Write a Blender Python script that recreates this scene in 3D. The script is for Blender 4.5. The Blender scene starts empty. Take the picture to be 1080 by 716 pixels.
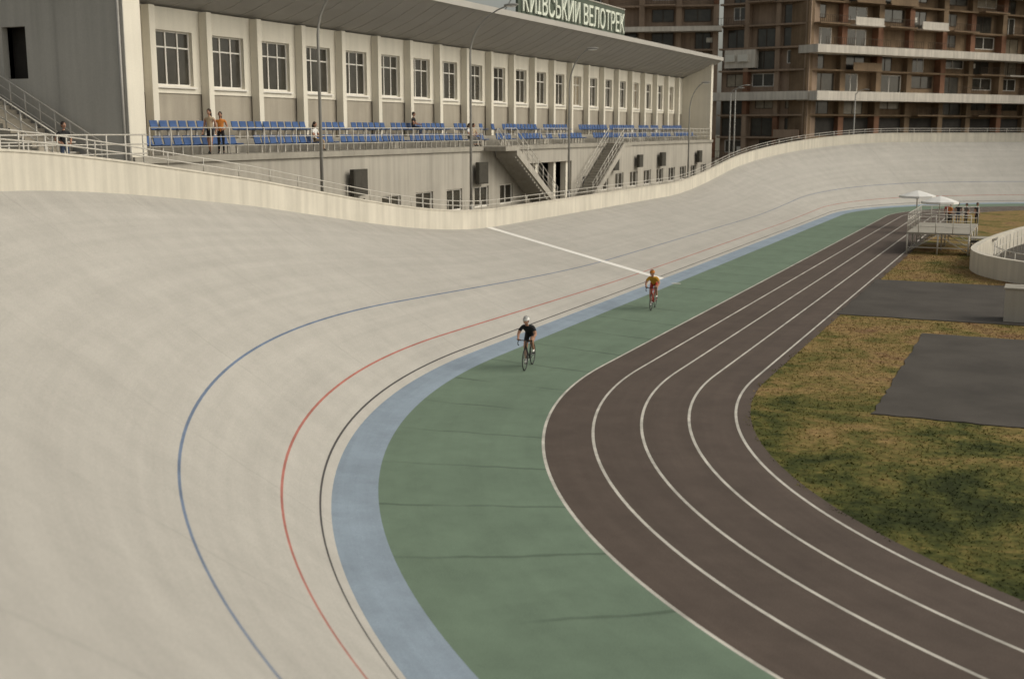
import bpy, bmesh, math, random
import numpy as np
from mathutils import Vector, Matrix
random.seed(7)
S=bpy.context.scene
COL=S.collection

# ------------------------------------------------------------ materials
def mat(name, col, rough=0.8, var=0.15, scale=1.5, fine=0.0, fscale=60.0, bump=0.0, bscale=40.0, metal=0.0, col2=None, streak=0.0, spec=0.3):
    m=bpy.data.materials.new(name); m.use_nodes=True
    nt=m.node_tree; N=nt.nodes; Lk=nt.links
    b=N["Principled BSDF"]; b.inputs["Roughness"].default_value=rough; b.inputs["Metallic"].default_value=metal
    b.inputs["Specular IOR Level"].default_value=spec
    g=N.new("ShaderNodeNewGeometry")
    n=N.new("ShaderNodeTexNoise"); n.inputs["Scale"].default_value=scale; n.inputs["Detail"].default_value=6; n.inputs["Roughness"].default_value=0.6
    Lk.new(g.outputs["Position"],n.inputs["Vector"])
    c2=col2 if col2 else tuple(c*(1-var) for c in col)
    c1=col if col2 else tuple(min(1,c*(1+var)) for c in col)
    r=N.new("ShaderNodeValToRGB"); r.color_ramp.elements[0].position=0.3; r.color_ramp.elements[1].position=0.7
    r.color_ramp.elements[0].color=(*c2,1); r.color_ramp.elements[1].color=(*c1,1)
    Lk.new(n.outputs["Fac"],r.inputs["Fac"]); out=r.outputs["Color"]
    if fine>0:
        n2=N.new("ShaderNodeTexNoise"); n2.inputs["Scale"].default_value=fscale; n2.inputs["Detail"].default_value=3
        Lk.new(g.outputs["Position"],n2.inputs["Vector"])
        mr=N.new("ShaderNodeMapRange"); mr.inputs[1].default_value=0.3; mr.inputs[2].default_value=0.7; mr.inputs[3].default_value=1-fine; mr.inputs[4].default_value=1+fine
        Lk.new(n2.outputs["Fac"],mr.inputs[0])
        mx=N.new("ShaderNodeVectorMath"); mx.operation='SCALE'
        Lk.new(out,mx.inputs[0]); Lk.new(mr.outputs[0],mx.inputs["Scale"]); out=mx.outputs[0]
    if streak>0:
        mp=N.new("ShaderNodeMapping"); mp.inputs["Scale"].default_value=(1.8,1.8,0.12)
        Lk.new(g.outputs["Position"],mp.inputs["Vector"])
        n3=N.new("ShaderNodeTexNoise"); n3.inputs["Scale"].default_value=1.5; n3.inputs["Detail"].default_value=5
        Lk.new(mp.outputs[0],n3.inputs["Vector"])
        mr=N.new("ShaderNodeMapRange"); mr.inputs[1].default_value=0.35; mr.inputs[2].default_value=0.65; mr.inputs[3].default_value=1-streak; mr.inputs[4].default_value=1.0
        Lk.new(n3.outputs["Fac"],mr.inputs[0])
        mx=N.new("ShaderNodeVectorMath"); mx.operation='SCALE'
        Lk.new(out,mx.inputs[0]); Lk.new(mr.outputs[0],mx.inputs["Scale"]); out=mx.outputs[0]
    Lk.new(out,b.inputs["Base Color"])
    if bump>0:
        n4=N.new("ShaderNodeTexNoise"); n4.inputs["Scale"].default_value=bscale; n4.inputs["Detail"].default_value=4
        Lk.new(g.outputs["Position"],n4.inputs["Vector"])
        bp=N.new("ShaderNodeBump"); bp.inputs["Strength"].default_value=bump; bp.inputs["Distance"].default_value=0.02
        Lk.new(n4.outputs["Fac"],bp.inputs["Height"]); Lk.new(bp.outputs[0],b.inputs["Normal"])
    return m

def track_mat(name, col, var=0.08, fine=0.06, seam=0.0, seamlen=4.0, seamslant=0.0, long_streak=0.0, dirt=0.0, rough=0.85, seamw=0.03, topgrime=0.0):
    """surface with UV in metres: u along the track, v across"""
    m=mat(name,col,rough,var,0.35,fine,45.0,0.25,60.0)
    nt=m.node_tree;N=nt.nodes;Lk=nt.links;b=N["Principled BSDF"]
    out=b.inputs["Base Color"].links[0].from_socket
    uv=N.new("ShaderNodeUVMap"); uv.uv_map="UVMap"
    sx=N.new("ShaderNodeSeparateXYZ"); Lk.new(uv.outputs[0],sx.inputs[0])
    def mulby(sock,out):
        mx=N.new("ShaderNodeVectorMath"); mx.operation='SCALE'
        Lk.new(out,mx.inputs[0]); Lk.new(sock,mx.inputs["Scale"]); return mx.outputs[0]
    if long_streak>0:
        mp=N.new("ShaderNodeMapping"); mp.inputs["Scale"].default_value=(0.05,1.6,1)
        Lk.new(uv.outputs[0],mp.inputs["Vector"])
        n=N.new("ShaderNodeTexNoise"); n.inputs["Scale"].default_value=1.3; n.inputs["Detail"].default_value=7; n.inputs["Roughness"].default_value=0.65
        Lk.new(mp.outputs[0],n.inputs["Vector"])
        mr=N.new("ShaderNodeMapRange"); mr.inputs[1].default_value=0.3; mr.inputs[2].default_value=0.7; mr.inputs[3].default_value=1-long_streak; mr.inputs[4].default_value=1+long_streak*0.4
        Lk.new(n.outputs["Fac"],mr.inputs[0]); out=mulby(mr.outputs[0],out)
    if seam>0:
        nn=N.new("ShaderNodeTexNoise"); nn.inputs["Scale"].default_value=0.9; nn.inputs["Detail"].default_value=5
        Lk.new(uv.outputs[0],nn.inputs["Vector"])
        a=N.new("ShaderNodeMath"); a.operation='MULTIPLY_ADD'; a.inputs[1].default_value=seamslant
        Lk.new(sx.outputs[1],a.inputs[0]); Lk.new(sx.outputs[0],a.inputs[2])
        a2=N.new("ShaderNodeMath"); a2.operation='MULTIPLY_ADD'; a2.inputs[1].default_value=0.4
        Lk.new(nn.outputs["Fac"],a2.inputs[0]); Lk.new(a.outputs[0],a2.inputs[2])
        d=N.new("ShaderNodeMath"); d.operation='PINGPONG'; d.inputs[1].default_value=seamlen/2
        Lk.new(a2.outputs[0],d.inputs[0])
        mr=N.new("ShaderNodeMapRange"); mr.interpolation_type='SMOOTHSTEP'
        mr.inputs[1].default_value=0.0; mr.inputs[2].default_value=seamw*4; mr.inputs[3].default_value=1-seam; mr.inputs[4].default_value=1.0
        Lk.new(d.outputs[0],mr.inputs[0])
        n5=N.new("ShaderNodeTexNoise"); n5.inputs["Scale"].default_value=0.35; n5.inputs["Detail"].default_value=3
        Lk.new(uv.outputs[0],n5.inputs["Vector"])
        m5=N.new("ShaderNodeMapRange"); m5.inputs[1].default_value=0.34; m5.inputs[2].default_value=0.54
        Lk.new(n5.outputs["Fac"],m5.inputs[0])
        mi=N.new("ShaderNodeMix"); mi.inputs[2].default_value=1.0
        Lk.new(m5.outputs[0],mi.inputs[0]); Lk.new(mr.outputs[0],mi.inputs[3])
        out=mulby(mi.outputs[0],out)
    if topgrime>0:
        mp=N.new("ShaderNodeMapping"); mp.inputs["Scale"].default_value=(1.0,0.25,1)
        Lk.new(uv.outputs[0],mp.inputs["Vector"])
        n6=N.new("ShaderNodeTexNoise"); n6.inputs["Scale"].default_value=0.9; n6.inputs["Detail"].default_value=8; n6.inputs["Roughness"].default_value=0.7
        Lk.new(mp.outputs[0],n6.inputs["Vector"])
        a=N.new("ShaderNodeMath"); a.operation='MULTIPLY_ADD'; a.inputs[1].default_value=4.5; Lk.new(n6.outputs["Fac"],a.inputs[0]); Lk.new(sx.outputs[1],a.inputs[2])
        mr=N.new("ShaderNodeMapRange"); mr.interpolation_type='SMOOTHSTEP'; mr.inputs[1].default_value=10.2; mr.inputs[2].default_value=12.6; mr.inputs[3].default_value=1.0; mr.inputs[4].default_value=1-topgrime
        Lk.new(a.outputs[0],mr.inputs[0]); out=mulby(mr.outputs[0],out)
    if dirt>0:
        n=N.new("ShaderNodeTexNoise"); n.inputs["Scale"].default_value=1.1; n.inputs["Detail"].default_value=9; n.inputs["Roughness"].default_value=0.7
        g=N.new("ShaderNodeNewGeometry"); Lk.new(g.outputs["Position"],n.inputs["Vector"])
        mr=N.new("ShaderNodeMapRange"); mr.inputs[1].default_value=0.35; mr.inputs[2].default_value=0.6; mr.inputs[3].default_value=1-dirt; mr.inputs[4].default_value=1.0
        Lk.new(n.outputs["Fac"],mr.inputs[0]); out=mulby(mr.outputs[0],out)
    Lk.new(out,b.inputs["Base Color"])
    return m

def glass_mat(name,col=(0.03,0.028,0.025),rough=0.08):
    m=mat(name,col,rough,0.4,0.8); m.node_tree.nodes["Principled BSDF"].inputs["Specular IOR Level"].default_value=0.6
    return m

M={}
M['bank']=track_mat('bank_concrete',(0.475,0.452,0.418),0.045,0.13,seam=0.12,seamlen=6.0,long_streak=0.10,dirt=0.08,seamw=0.015,topgrime=0.14)
M['green']=track_mat('green_paint',(0.172,0.240,0.176),0.08,0.13,seam=0.36,seamlen=3.3,seamslant=0.25,long_streak=0.07,dirt=0.13,seamw=0.03)
M['blue']=track_mat('blue_paint',(0.31,0.38,0.465),0.07,0.10,dirt=0.13,long_streak=0.14)
M['asph']=track_mat('running_asphalt',(0.114,0.087,0.073),0.10,0.18,long_streak=0.14,dirt=0.16)
M['wline']=track_mat('white_line_paint',(0.66,0.63,0.57),0.06,0.10,dirt=0.38)
M['fline']=track_mat('finish_line_paint',(0.85,0.83,0.80),0.03,0.04,dirt=0.1)
M['bline']=track_mat('blue_line_paint',(0.15,0.20,0.30),0.06,0.08,dirt=0.3)
M['rline']=track_mat('red_line_paint',(0.43,0.16,0.13),0.06,0.08,dirt=0.3)
M['kline']=track_mat('black_line_paint',(0.07,0.065,0.065),0.06,0.08,dirt=0.1)
M['cream']=mat('cream_parapet',(0.66,0.615,0.53),0.8,0.07,0.6,0.04,30,0.1,30,streak=0.16)
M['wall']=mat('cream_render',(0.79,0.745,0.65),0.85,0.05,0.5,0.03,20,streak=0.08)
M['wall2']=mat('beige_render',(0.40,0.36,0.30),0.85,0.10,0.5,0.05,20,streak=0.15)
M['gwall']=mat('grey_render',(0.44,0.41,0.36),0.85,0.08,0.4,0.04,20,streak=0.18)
M['gable']=mat('gable_render',(0.50,0.48,0.44),0.85,0.06,0.4,0.04,20,streak=0.12)
M['conc']=mat('deck_concrete',(0.36,0.335,0.29),0.85,0.12,0.7,0.06,25,streak=0.12)
M['soffit']=mat('soffit_panels',(0.35,0.335,0.315),0.6,0.06,0.4)
M['roof']=mat('roof_metal',(0.45,0.43,0.40),0.5,0.06,0.4)
M['frame']=mat('window_frame',(0.78,0.75,0.70),0.5,0.04,1)
M['glass']=glass_mat('window_glass',(0.05,0.046,0.038),0.12)
M['glass2']=glass_mat('window_glass_blind',(0.26,0.22,0.16),0.3)
M['rail']=mat('galvanised_rail',(0.56,0.53,0.48),0.5,0.08,2,metal=0.1)
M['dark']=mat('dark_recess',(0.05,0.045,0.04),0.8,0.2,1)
M['seat']=mat('seat_plastic',(0.05,0.105,0.26),0.5,0.2,1.2)
M['yard']=mat('yard_paving',(0.28,0.25,0.21),0.9,0.12,0.6,0.08,20)
M['ground']=mat('ground_earth',(0.12,0.11,0.08),0.95,0.25,0.05,0.15,3)
M['pad']=mat('pad_asphalt',(0.078,0.069,0.061),0.9,0.22,0.5,0.16,40,0.2,60)
M['post']=mat('lamp_post_steel',(0.32,0.31,0.29),0.5,0.1,2,metal=0.2)
M['speaker']=mat('speaker_grille',(0.06,0.055,0.045),0.7,0.2,3)
M['canvas']=mat('white_canvas',(0.80,0.79,0.77),0.8,0.04,1)
M['signp']=mat('sign_panel_green',(0.085,0.105,0.08),0.6,0.15,1)
M['letter']=mat('sign_letter_white',(0.74,0.78,0.68),0.5,0.03,1)
M['brick']=mat('tan_brick',(0.235,0.165,0.105),0.9,0.2,0.4,0.12,8,streak=0.2)
M['brickd']=mat('dark_brown_panel',(0.075,0.055,0.04),0.9,0.2,0.4,0.12,8)
M['brick2']=mat('pink_tan_render',(0.34,0.25,0.185),0.9,0.12,0.3,0.06,8,streak=0.2)
M['rust']=mat('rust_brown_panel',(0.20,0.10,0.06),0.8,0.25,0.5)
M['slab']=mat('white_slab',(0.68,0.63,0.56),0.8,0.08,0.5,streak=0.2)
M['ac']=mat('ac_unit_white',(0.7,0.68,0.62),0.5,0.05,3)
M['skin']=mat('skin',(0.42,0.23,0.155),0.6,0.05,8)
M['hair']=mat('dark_hair',(0.03,0.02,0.015),0.6,0.3,40)
M['lip']=mat('lips',(0.30,0.10,0.08),0.6,0.05,8)
M['eye']=mat('eye_dark',(0.02,0.015,0.012),0.3,0.1,8)
M['black']=mat('black_fabric',(0.018,0.018,0.02),0.8,0.2,12)
M['white']=mat('white_plastic',(0.75,0.74,0.72),0.4,0.03,8)
M['orange']=mat('orange_fabric',(0.55,0.20,0.04),0.7,0.12,8)
M['yellow']=mat('yellow_fabric',(0.55,0.30,0.04),0.7,0.12,8)
M['red']=mat('red_fabric',(0.42,0.05,0.035),0.7,0.12,8)
M['tyre']=mat('tyre_rubber',(0.02,0.02,0.02),0.8,0.1,20)
M['carbon']=mat('bike_frame_paint',(0.03,0.03,0.032),0.35,0.1,8)
M['steel']=mat('bike_metal',(0.45,0.45,0.45),0.35,0.05,8,metal=0.8)
M['denim']=mat('denim',(0.06,0.08,0.13),0.85,0.2,12)
M['grey']=mat('grey_fabric',(0.20,0.19,0.18),0.85,0.1,12)
M['tan']=mat('tan_fabric',(0.45,0.35,0.24),0.85,0.1,12)

# ------------------------------------------------------------ mesh builder
def empty(name,loc=(0,0,0),rz=0.0,parent=None):
    e=bpy.data.objects.new(name,None); e.location=loc; e.rotation_euler=(0,0,rz); e.empty_display_size=0.3
    COL.objects.link(e)
    if parent: e.parent=parent
    return e

class MB:
    def __init__(s): s.v=[];s.f=[];s.m=[];s.sm=[];s.mats=[]
    def mi(s,m):
        if isinstance(m,str): m=M[m]
        if m not in s.mats: s.mats.append(m)
        return s.mats.index(m)
    def add(s,vs,fs,m,smooth=False,T=None):
        o=len(s.v); k=s.mi(m)
        if T is not None: vs=[T@Vector(v) for v in vs]
        s.v+= [tuple(v) for v in vs]
        for f in fs: s.f.append(tuple(i+o for i in f)); s.m.append(k); s.sm.append(smooth)
    def box(s,x0,x1,y0,y1,z0,z1,m,T=None):
        vs=[(x,y,z) for z in (z0,z1) for (x,y) in ((x0,y0),(x1,y0),(x1,y1),(x0,y1))]
        s.add(vs,[(3,2,1,0),(4,5,6,7),(0,1,5,4),(1,2,6,5),(2,3,7,6),(3,0,4,7)],m,T=T)
    def prism(s,pts,vec,m,T=None):
        n=len(pts); vec=Vector(vec)
        vs=[Vector(p) for p in pts]+[Vector(p)+vec for p in pts]
        fs=[tuple(range(n))[::-1],tuple(range(n,2*n))]+[(i,(i+1)%n,n+(i+1)%n,n+i) for i in range(n)]
        s.add(vs,fs,m,T=T)
    def tube(s,pts,r,m,n=6,closed=False,T=None,cap=True):
        pts=[Vector(p) for p in pts]; K=len(pts)
        rs=r if isinstance(r,(list,tuple)) else [r]*K
        vs=[];up=None
        for i,p in enumerate(pts):
            if closed: t=pts[(i+1)%K]-pts[i-1]
            else: t=pts[min(i+1,K-1)]-pts[max(i-1,0)]
            t.normalize()
            if up is None:
                ref=Vector((0,0,1)) if abs(t.z)<0.9 else Vector((1,0,0))
                up=(ref-t*ref.dot(t)).normalized()
            else:
                up=(up-t*up.dot(t))
                up=up.normalized() if up.length>1e-5 else Vector((0,1,0))
            sd=t.cross(up)
            for j in range(n):
                a=2*math.pi*j/n; vs.append(p+(up*math.cos(a)+sd*math.sin(a))*rs[i])
        fs=[]
        for i in range(K if closed else K-1):
            b=((i+1)%K)*n
            for j in range(n): fs.append((i*n+j,i*n+(j+1)%n,b+(j+1)%n,b+j))
        if not closed and cap: fs.append(tuple(range(n))[::-1]); fs.append(tuple(range((K-1)*n,K*n)))
        s.add(vs,fs,m,True,T)
    def ell(s,c,r,m,T=None,nu=14,nv=10,fn=None,zmin=-1.0):
        vs=[];fs=[]
        lo=math.asin(max(-1,zmin))
        for i in range(nv+1):
            a=lo+(math.pi/2-lo)*i/nv
            for j in range(nu):
                b=2*math.pi*j/nu
                p=Vector((math.cos(a)*math.cos(b),math.cos(a)*math.sin(b),math.sin(a)))
                if fn: p=fn(p)
                vs.append(Vector((c[0]+p.x*r[0],c[1]+p.y*r[1],c[2]+p.z*r[2])))
        for i in range(nv):
            for j in range(nu): fs.append((i*nu+j,i*nu+(j+1)%nu,(i+1)*nu+(j+1)%nu,(i+1)*nu+j))
        fs.append(tuple(range(nu))[::-1])
        s.add(vs,fs,m,True,T)
    def build(s,name,parent=None,recalc=True,loc=None,rz=0,bevel=0):
        me=bpy.data.meshes.new(name); me.from_pydata(s.v,[],s.f)
        for m in s.mats: me.materials.append(m)
        me.polygons.foreach_set("material_index",s.m); me.polygons.foreach_set("use_smooth",s.sm)
        if recalc:
            bm=bmesh.new(); bm.from_mesh(me); bmesh.ops.recalc_face_normals(bm,faces=bm.faces); bm.to_mesh(me); bm.free()
        ob=bpy.data.objects.new(name,me); COL.objects.link(ob)
        if parent: ob.parent=parent
        if loc: ob.location=loc; ob.rotation_euler=(0,0,rz)
        if bevel:
            bv=ob.modifiers.new('bevel','BEVEL'); bv.width=bevel; bv.segments=2; bv.limit_method='ANGLE'
        return ob

def railing(mb,pts,h=1.0,step=1.5,nr=3,r=0.025,m='rail'):
    pts=[Vector(p) for p in pts]
    for k in range(nr):
        hh=h*(k+1)/nr
        mb.tube([p+Vector((0,0,hh)) for p in pts],r if k==nr-1 else r*0.75,m,5)
    acc=0;nxt=0
    for a,b in zip(pts[:-1],pts[1:]):
        L=(b-a).length
        while nxt<=acc+L+1e-6:
            p=a+(b-a)*((nxt-acc)/max(L,1e-6)); mb.tube([p,p+Vector((0,0,h))],r,m,5); nxt+=step
        acc+=L

# ------------------------------------------------------------ track geometry
CX=11.8; Y1=34.58; Y2=106.0; R=24.31; RG=28.03; RB=28.98; LB=9.9
def smooth(t): t=max(0,min(1,t)); return t*t*(3-2*t)
A0=math.radians(13.0); A1=math.radians(37.6)
stations=[] # (cx,cy,nx,ny,angle,u)
def angn(s): return A0+(A1-A0)*smooth((s+23)/40)
def angf(s): return A0+(A1-A0)*smooth((s+18)/44)
def stationize():
    u=0
    n=110
    for i in range(n):
        y=Y2+(Y1-Y2)*i/n; stations.append((CX,y,-1,0,max(angn(-(y-Y1)),angf(-(Y2-y))),u)); u+=(Y2-Y1)/n
    k=160
    for i in range(k):
        p=math.pi+math.pi*i/k; s=min(i,k-i)/k*math.pi*33; stations.append((CX,Y1,math.cos(p),math.sin(p),angn(s),u)); u+=math.pi*30/k
    for i in range(n):
        y=Y1+(Y2-Y1)*i/n; stations.append((CX,y,1,0,max(angn(-(y-Y1)),angf(-(Y2-y))),u)); u+=(Y2-Y1)/n
    for i in range(k):
        p=math.pi*i/k; s=min(i,k-i)/k*math.pi*33; stations.append((CX,Y2,math.cos(p),math.sin(p),angf(s),u)); u+=math.pi*30/k
stationize()
def flat(st,r): return (st[0]+st[2]*r,st[1]+st[3]*r,0.0)
Z0=0.06
def bank(st,l,dz=0.0):
    r=RB+l*math.cos(st[4]); return (st[0]+st[2]*r,st[1]+st[3]*r,Z0+l*math.sin(st[4])+dz)
def ring(name,cols,mats,fn):
    """cols: list of cross params; mats[i] between cols[i], cols[i+1]"""
    V=[];F=[];MI=[];UV=[]
    used=[]
    for m in mats:
        if m not in used: used.append(m)
    nc=len(cols);ns=len(stations)
    for st in stations:
        for c in cols: V.append(fn(st,c))
    for i in range(ns):
        j=(i+1)%ns; u0=stations[i][5]; u1=stations[j][5] if j else stations[-1][5]+math.pi*30/160
        for k in range(nc-1):
            F.append((i*nc+k,j*nc+k,j*nc+k+1,i*nc+k+1)); MI.append(used.index(mats[k]))
            c0=cols[k] if not isinstance(cols[k],tuple) else k; c1=cols[k+1] if not isinstance(cols[k+1],tuple) else k+1
            UV+= [(u0,c0),(u1,c0),(u1,c1),(u0,c1)]
    me=bpy.data.meshes.new(name); me.from_pydata(V,[],F)
    for m in used: me.materials.append(M[m])
    me.polygons.foreach_set("material_index",MI); me.polygons.foreach_set("use_smooth",[True]*len(F))
    uvl=me.uv_layers.new(name="UVMap"); uvl.data.foreach_set("uv",[c for q in UV for c in q])
    me.update()
    ob=bpy.data.objects.new(name,me); COL.objects.link(ob)
    return ob
cols=[19.05];ms=[]
for k in (4,3,2,1,0):
    c=R-1.22*k; hw=0.036
    cols+= [c-hw,c+hw]; ms+= ['asph','wline']
t=ring('running_track',cols,ms,flat)
g=ring('green_safety_zone',[R+0.036,RG-1.8,RG],['green','green'],flat)
b=ring('blue_inner_strip',[RG,RG+0.5,RB],['blue','blue'],lambda st,r:(st[0]+st[2]*r,st[1]+st[3]*r,Z0*((r-RG)/(RB-RG))**1.0))
lc=[0,0.24,0.29,1.13,1.19,3.25,3.31,4.6,6,7.4,8.8,LB]
lm=['bank','kline','bank','rline','bank','bline','bank','bank','bank','bank','bank']
ring('banked_cycling_track',lc,lm,bank)
WH=0.98;WT=0.22
def wallp(st,c):
    r,zz=c; rt=RB+LB*math.cos(st[4]); zt=Z0+LB*math.sin(st[4])
    if zz=='b': z=zt-0.05
    elif zz=='t': z=zt+WH
    elif zz=='m': z=zt+WH-0.06
    else: z=-0.2
    return (st[0]+st[2]*(rt+r),st[1]+st[3]*(rt+r),z)
w=ring('bank_parapet_wall',[(0.0,'b'),(0.0,'m'),(-0.03,'m'),(-0.03,'t'),(WT+0.03,'t'),(WT+0.03,'m'),(WT,'m'),(WT,'g')],['cream']*7,wallp)
for p in w.data.polygons: p.use_smooth=False
rb=MB()
def rp(st,h,off=0.11):
    rt=RB+LB*math.cos(st[4])+off; return Vector((st[0]+st[2]*rt,st[1]+st[3]*rt,Z0+LB*math.sin(st[4])+WH+h))
for h in (0.22,0.45): rb.tube([rp(st,h) for st in stations],0.022,'rail',5,closed=True)
for i,st in enumerate(stations):
    if i%3==0: rb.tube([rp(st,-0.01),rp(st,0.45)],0.022,'rail',5)
rb.build('parapet_railing',recalc=False)
def st_at(y): return (CX,y,-1,0,max(angn(-(y-Y1)),angf(-(Y2-y))),0)
fl=MB()
ls=[0,0.24,0.30,1.13,1.2,2.2,3.25,3.32,4.6,6,7.4,8.8,9.88]
ys=[55.7+0.6*i/4 for i in range(5)]
vs=[];fs=[]
for l in ls:
    for y in ys: vs.append(bank(st_at(y),l,0.012))
for i in range(len(ls)-1):
    for j in range(4): fs.append((5*i+j,5*i+j+1,5*i+j+6,5*i+j+5))
fl.add(vs,fs,'fline')
fl.box(-16.55,-15.95,54.9,55.15,0.004,0.010,'wline')
fl.build('finish_line')

# ------------------------------------------------------------ ground & infield
gb=MB(); gb.add([(-1500,-1500,-0.06),(1500,-1500,-0.06),(1500,1500,-0.06),(-1500,1500,-0.06)],[(0,1,2,3)],'ground'); gb.build('ground')
def grass_material():
    m=bpy.data.materials.new('patchy_grass'); m.use_nodes=True
    nt=m.node_tree;N=nt.nodes;Lk=nt.links;b=N["Principled BSDF"]; b.inputs["Roughness"].default_value=0.9; b.inputs["Specular IOR Level"].default_value=0.1
    g=N.new("ShaderNodeNewGeometry")
    n=N.new("ShaderNodeTexNoise"); n.inputs["Scale"].default_value=0.34; n.inputs["Detail"].default_value=10; n.inputs["Roughness"].default_value=0.76; n.inputs["Distortion"].default_value=0.4
    Lk.new(g.outputs["Position"],n.inputs["Vector"])
    sp=N.new("ShaderNodeSeparateXYZ"); Lk.new(g.outputs["Position"],sp.inputs[0])
    mr=N.new("ShaderNodeMapRange"); mr.inputs[1].default_value=20; mr.inputs[2].default_value=42; mr.inputs[3].default_value=-0.085; mr.inputs[4].default_value=0.095
    Lk.new(sp.outputs[1],mr.inputs[0])
    a=N.new("ShaderNodeMath"); a.operation='ADD'; Lk.new(n.outputs["Fac"],a.inputs[0]); Lk.new(mr.outputs[0],a.inputs[1])
    r=N.new("ShaderNodeValToRGB"); e=r.color_ramp.elements
    e[0].position=0.36; e[0].color=(0.036,0.045,0.016,1)
    e[1].position=0.74; e[1].color=(0.20,0.115,0.065,1)
    x=e.new(0.43); x.color=(0.070,0.078,0.024,1)
    x=e.new(0.49); x.color=(0.125,0.118,0.036,1)
    x=e.new(0.55); x.color=(0.20,0.155,0.055,1)
    x=e.new(0.62); x.color=(0.29,0.20,0.085,1)
    Lk.new(a.outputs[0],r.inputs["Fac"])
    n2=N.new("ShaderNodeTexNoise"); n2.inputs["Scale"].default_value=4; n2.inputs["Detail"].default_value=7; n2.inputs["Roughness"].default_value=0.72
    Lk.new(g.outputs["Position"],n2.inputs["Vector"])
    m2=N.new("ShaderNodeMapRange"); m2.inputs[1].default_value=0.3; m2.inputs[2].default_value=0.7; m2.inputs[3].default_value=0.5; m2.inputs[4].default_value=1.45
    Lk.new(n2.outputs["Fac"],m2.inputs[0])
    mx=N.new("ShaderNodeVectorMath"); mx.operation='SCALE'; Lk.new(r.outputs[0],mx.inputs[0]); Lk.new(m2.outputs[0],mx.inputs["Scale"])
    Lk.new(mx.outputs[0],b.inputs["Base Color"])
    return m
M['grass']=grass_material()
ib=MB()
pts=[flat(st,19.05) for st in stations]
ib.add([(p[0],p[1],-0.004) for p in pts],[tuple(range(len(pts)))],'grass'); ib.build('infield_lawn')
rng=np.random.default_rng(3)
nb=60000
bx=rng.uniform(-7.4,9,nb*2); by=rng.uniform(17,78,nb*2)
def inpad(x,y): return ((x>-8.2)&(y>48.25)&(y<60.7))|((x>-3.85)&(y>31.25)&(y<45.15))
keep=~inpad(bx,by)
rr=np.where(by<Y1,np.hypot(bx-CX,by-Y1),np.abs(bx-CX)); keep&=(rr<19.12+0.12*np.sin(bx*3.1)*np.sin(by*2.3))
bx=bx[keep][:nb]; by=by[keep][:nb]; n=len(bx)
h=rng.uniform(0.015,0.05,n); a=rng.uniform(0,2*math.pi,n); wd=rng.uniform(0.012,0.03,n); ln=rng.uniform(-0.06,0.06,(n,2))
v=np.zeros((n,3,3)); v[:,0]=np.stack([bx-wd*np.cos(a),by-wd*np.sin(a),np.full(n,-0.01)],1); v[:,1]=np.stack([bx+wd*np.cos(a),by+wd*np.sin(a),np.full(n,-0.01)],1); v[:,2]=np.stack([bx+ln[:,0],by+ln[:,1],h],1)
me=bpy.data.meshes.new('grass_blades'); me.from_pydata(v.reshape(-1,3).tolist(),[],[(3*i,3*i+1,3*i+2) for i in range(n)]); me.materials.append(M['grass'])
ob=bpy.data.objects.new('grass_blades',me); COL.objects.link(ob)
def pad(x0,x1,y0,y1):
    mb=MB(); rnd=random.Random(int(y0)); P=[]
    def edge(a,b,n):
        for i in range(n):
            t=i/n; P.append((a[0]+(b[0]-a[0])*t+rnd.uniform(-.05,.05),a[1]+(b[1]-a[1])*t+rnd.uniform(-.05,.05),-0.04))
    edge((x0,y0),(x1,y0),40);edge((x1,y0),(x1,y1),6);edge((x1,y1),(x0,y1),40);edge((x0,y1),(x0,y0),40)
    mb.prism(P,(0,0,0.065),'pad'); mb.build('asphalt_pad')
pad(-7.4,9.5,48.4,60.6); pad(-3.75,9.5,31.4,45.0)

# ------------------------------------------------------------ grandstand
GY0,GY1=33.1,113.5; WX=-33.0; FX=-30.1; DZ=6.45; BAY=3.48; W0=39.1; NW=21
gs=empty('grandstand_building')
b=MB()
lowY=[48.0+BAY*i for i in range(-4,19)]
def opening_wall(mb,x0,x1,ya,yb,za,zb,centres,hw,zs,zt,m):
    mb.box(x0,x1,ya,yb,za,zs,m); mb.box(x0,x1,ya,yb,zt,zb,m)
    y=ya
    for c in centres:
        if c-hw>y: mb.box(x0,x1,y,c-hw,zs,zt,m)
        y=c+hw
    mb.box(x0,x1,y,yb,zs,zt,m)
def window(mb,xf,yc,hw,zs,zt,mull=2,trans=0.68,glass='glass'):
    """facing +x, frame front at xf"""
    f=0.07
    mb.box(xf-0.08,xf,yc-hw,yc+hw,zs,zs+f,'frame'); mb.box(xf-0.08,xf,yc-hw,yc+hw,zt-f,zt,'frame')
    mb.box(xf-0.08,xf,yc-hw,yc-hw+f,zs+f,zt-f,'frame'); mb.box(xf-0.08,xf,yc+hw-f,yc+hw,zs+f,zt-f,'frame')
    for i in range(mull):
        y=yc-hw+2*hw*(i+1)/(mull+1); mb.box(xf-0.07,xf-0.004,y-0.035,y+0.035,zs+f,zt-f,'frame')
    if trans: 
        z=zs+(zt-zs)*trans
        for i in range(mull+1):
            ya=yc-hw+2*hw*i/(mull+1)+0.04; yb=yc-hw+2*hw*(i+1)/(mull+1)-0.04
            mb.box(xf-0.068,xf-0.006,ya,yb,z-0.03,z+0.03,'frame')
    mb.box(xf-0.06,xf-0.045,yc-hw+f*0.5,yc+hw-f*0.5,zs+f*0.5,zt-f*0.5,glass)
lw=[y for y in lowY if not (67.5<y<77.5)]
low1=[y for y in lw if y<68]; low2=[y for y in lw if y>77]
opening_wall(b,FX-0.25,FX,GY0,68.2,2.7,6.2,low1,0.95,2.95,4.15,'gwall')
opening_wall(b,FX-0.25,FX,76.2,GY1,2.7,6.2,low2,0.95,2.95,4.15,'gwall')
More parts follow.
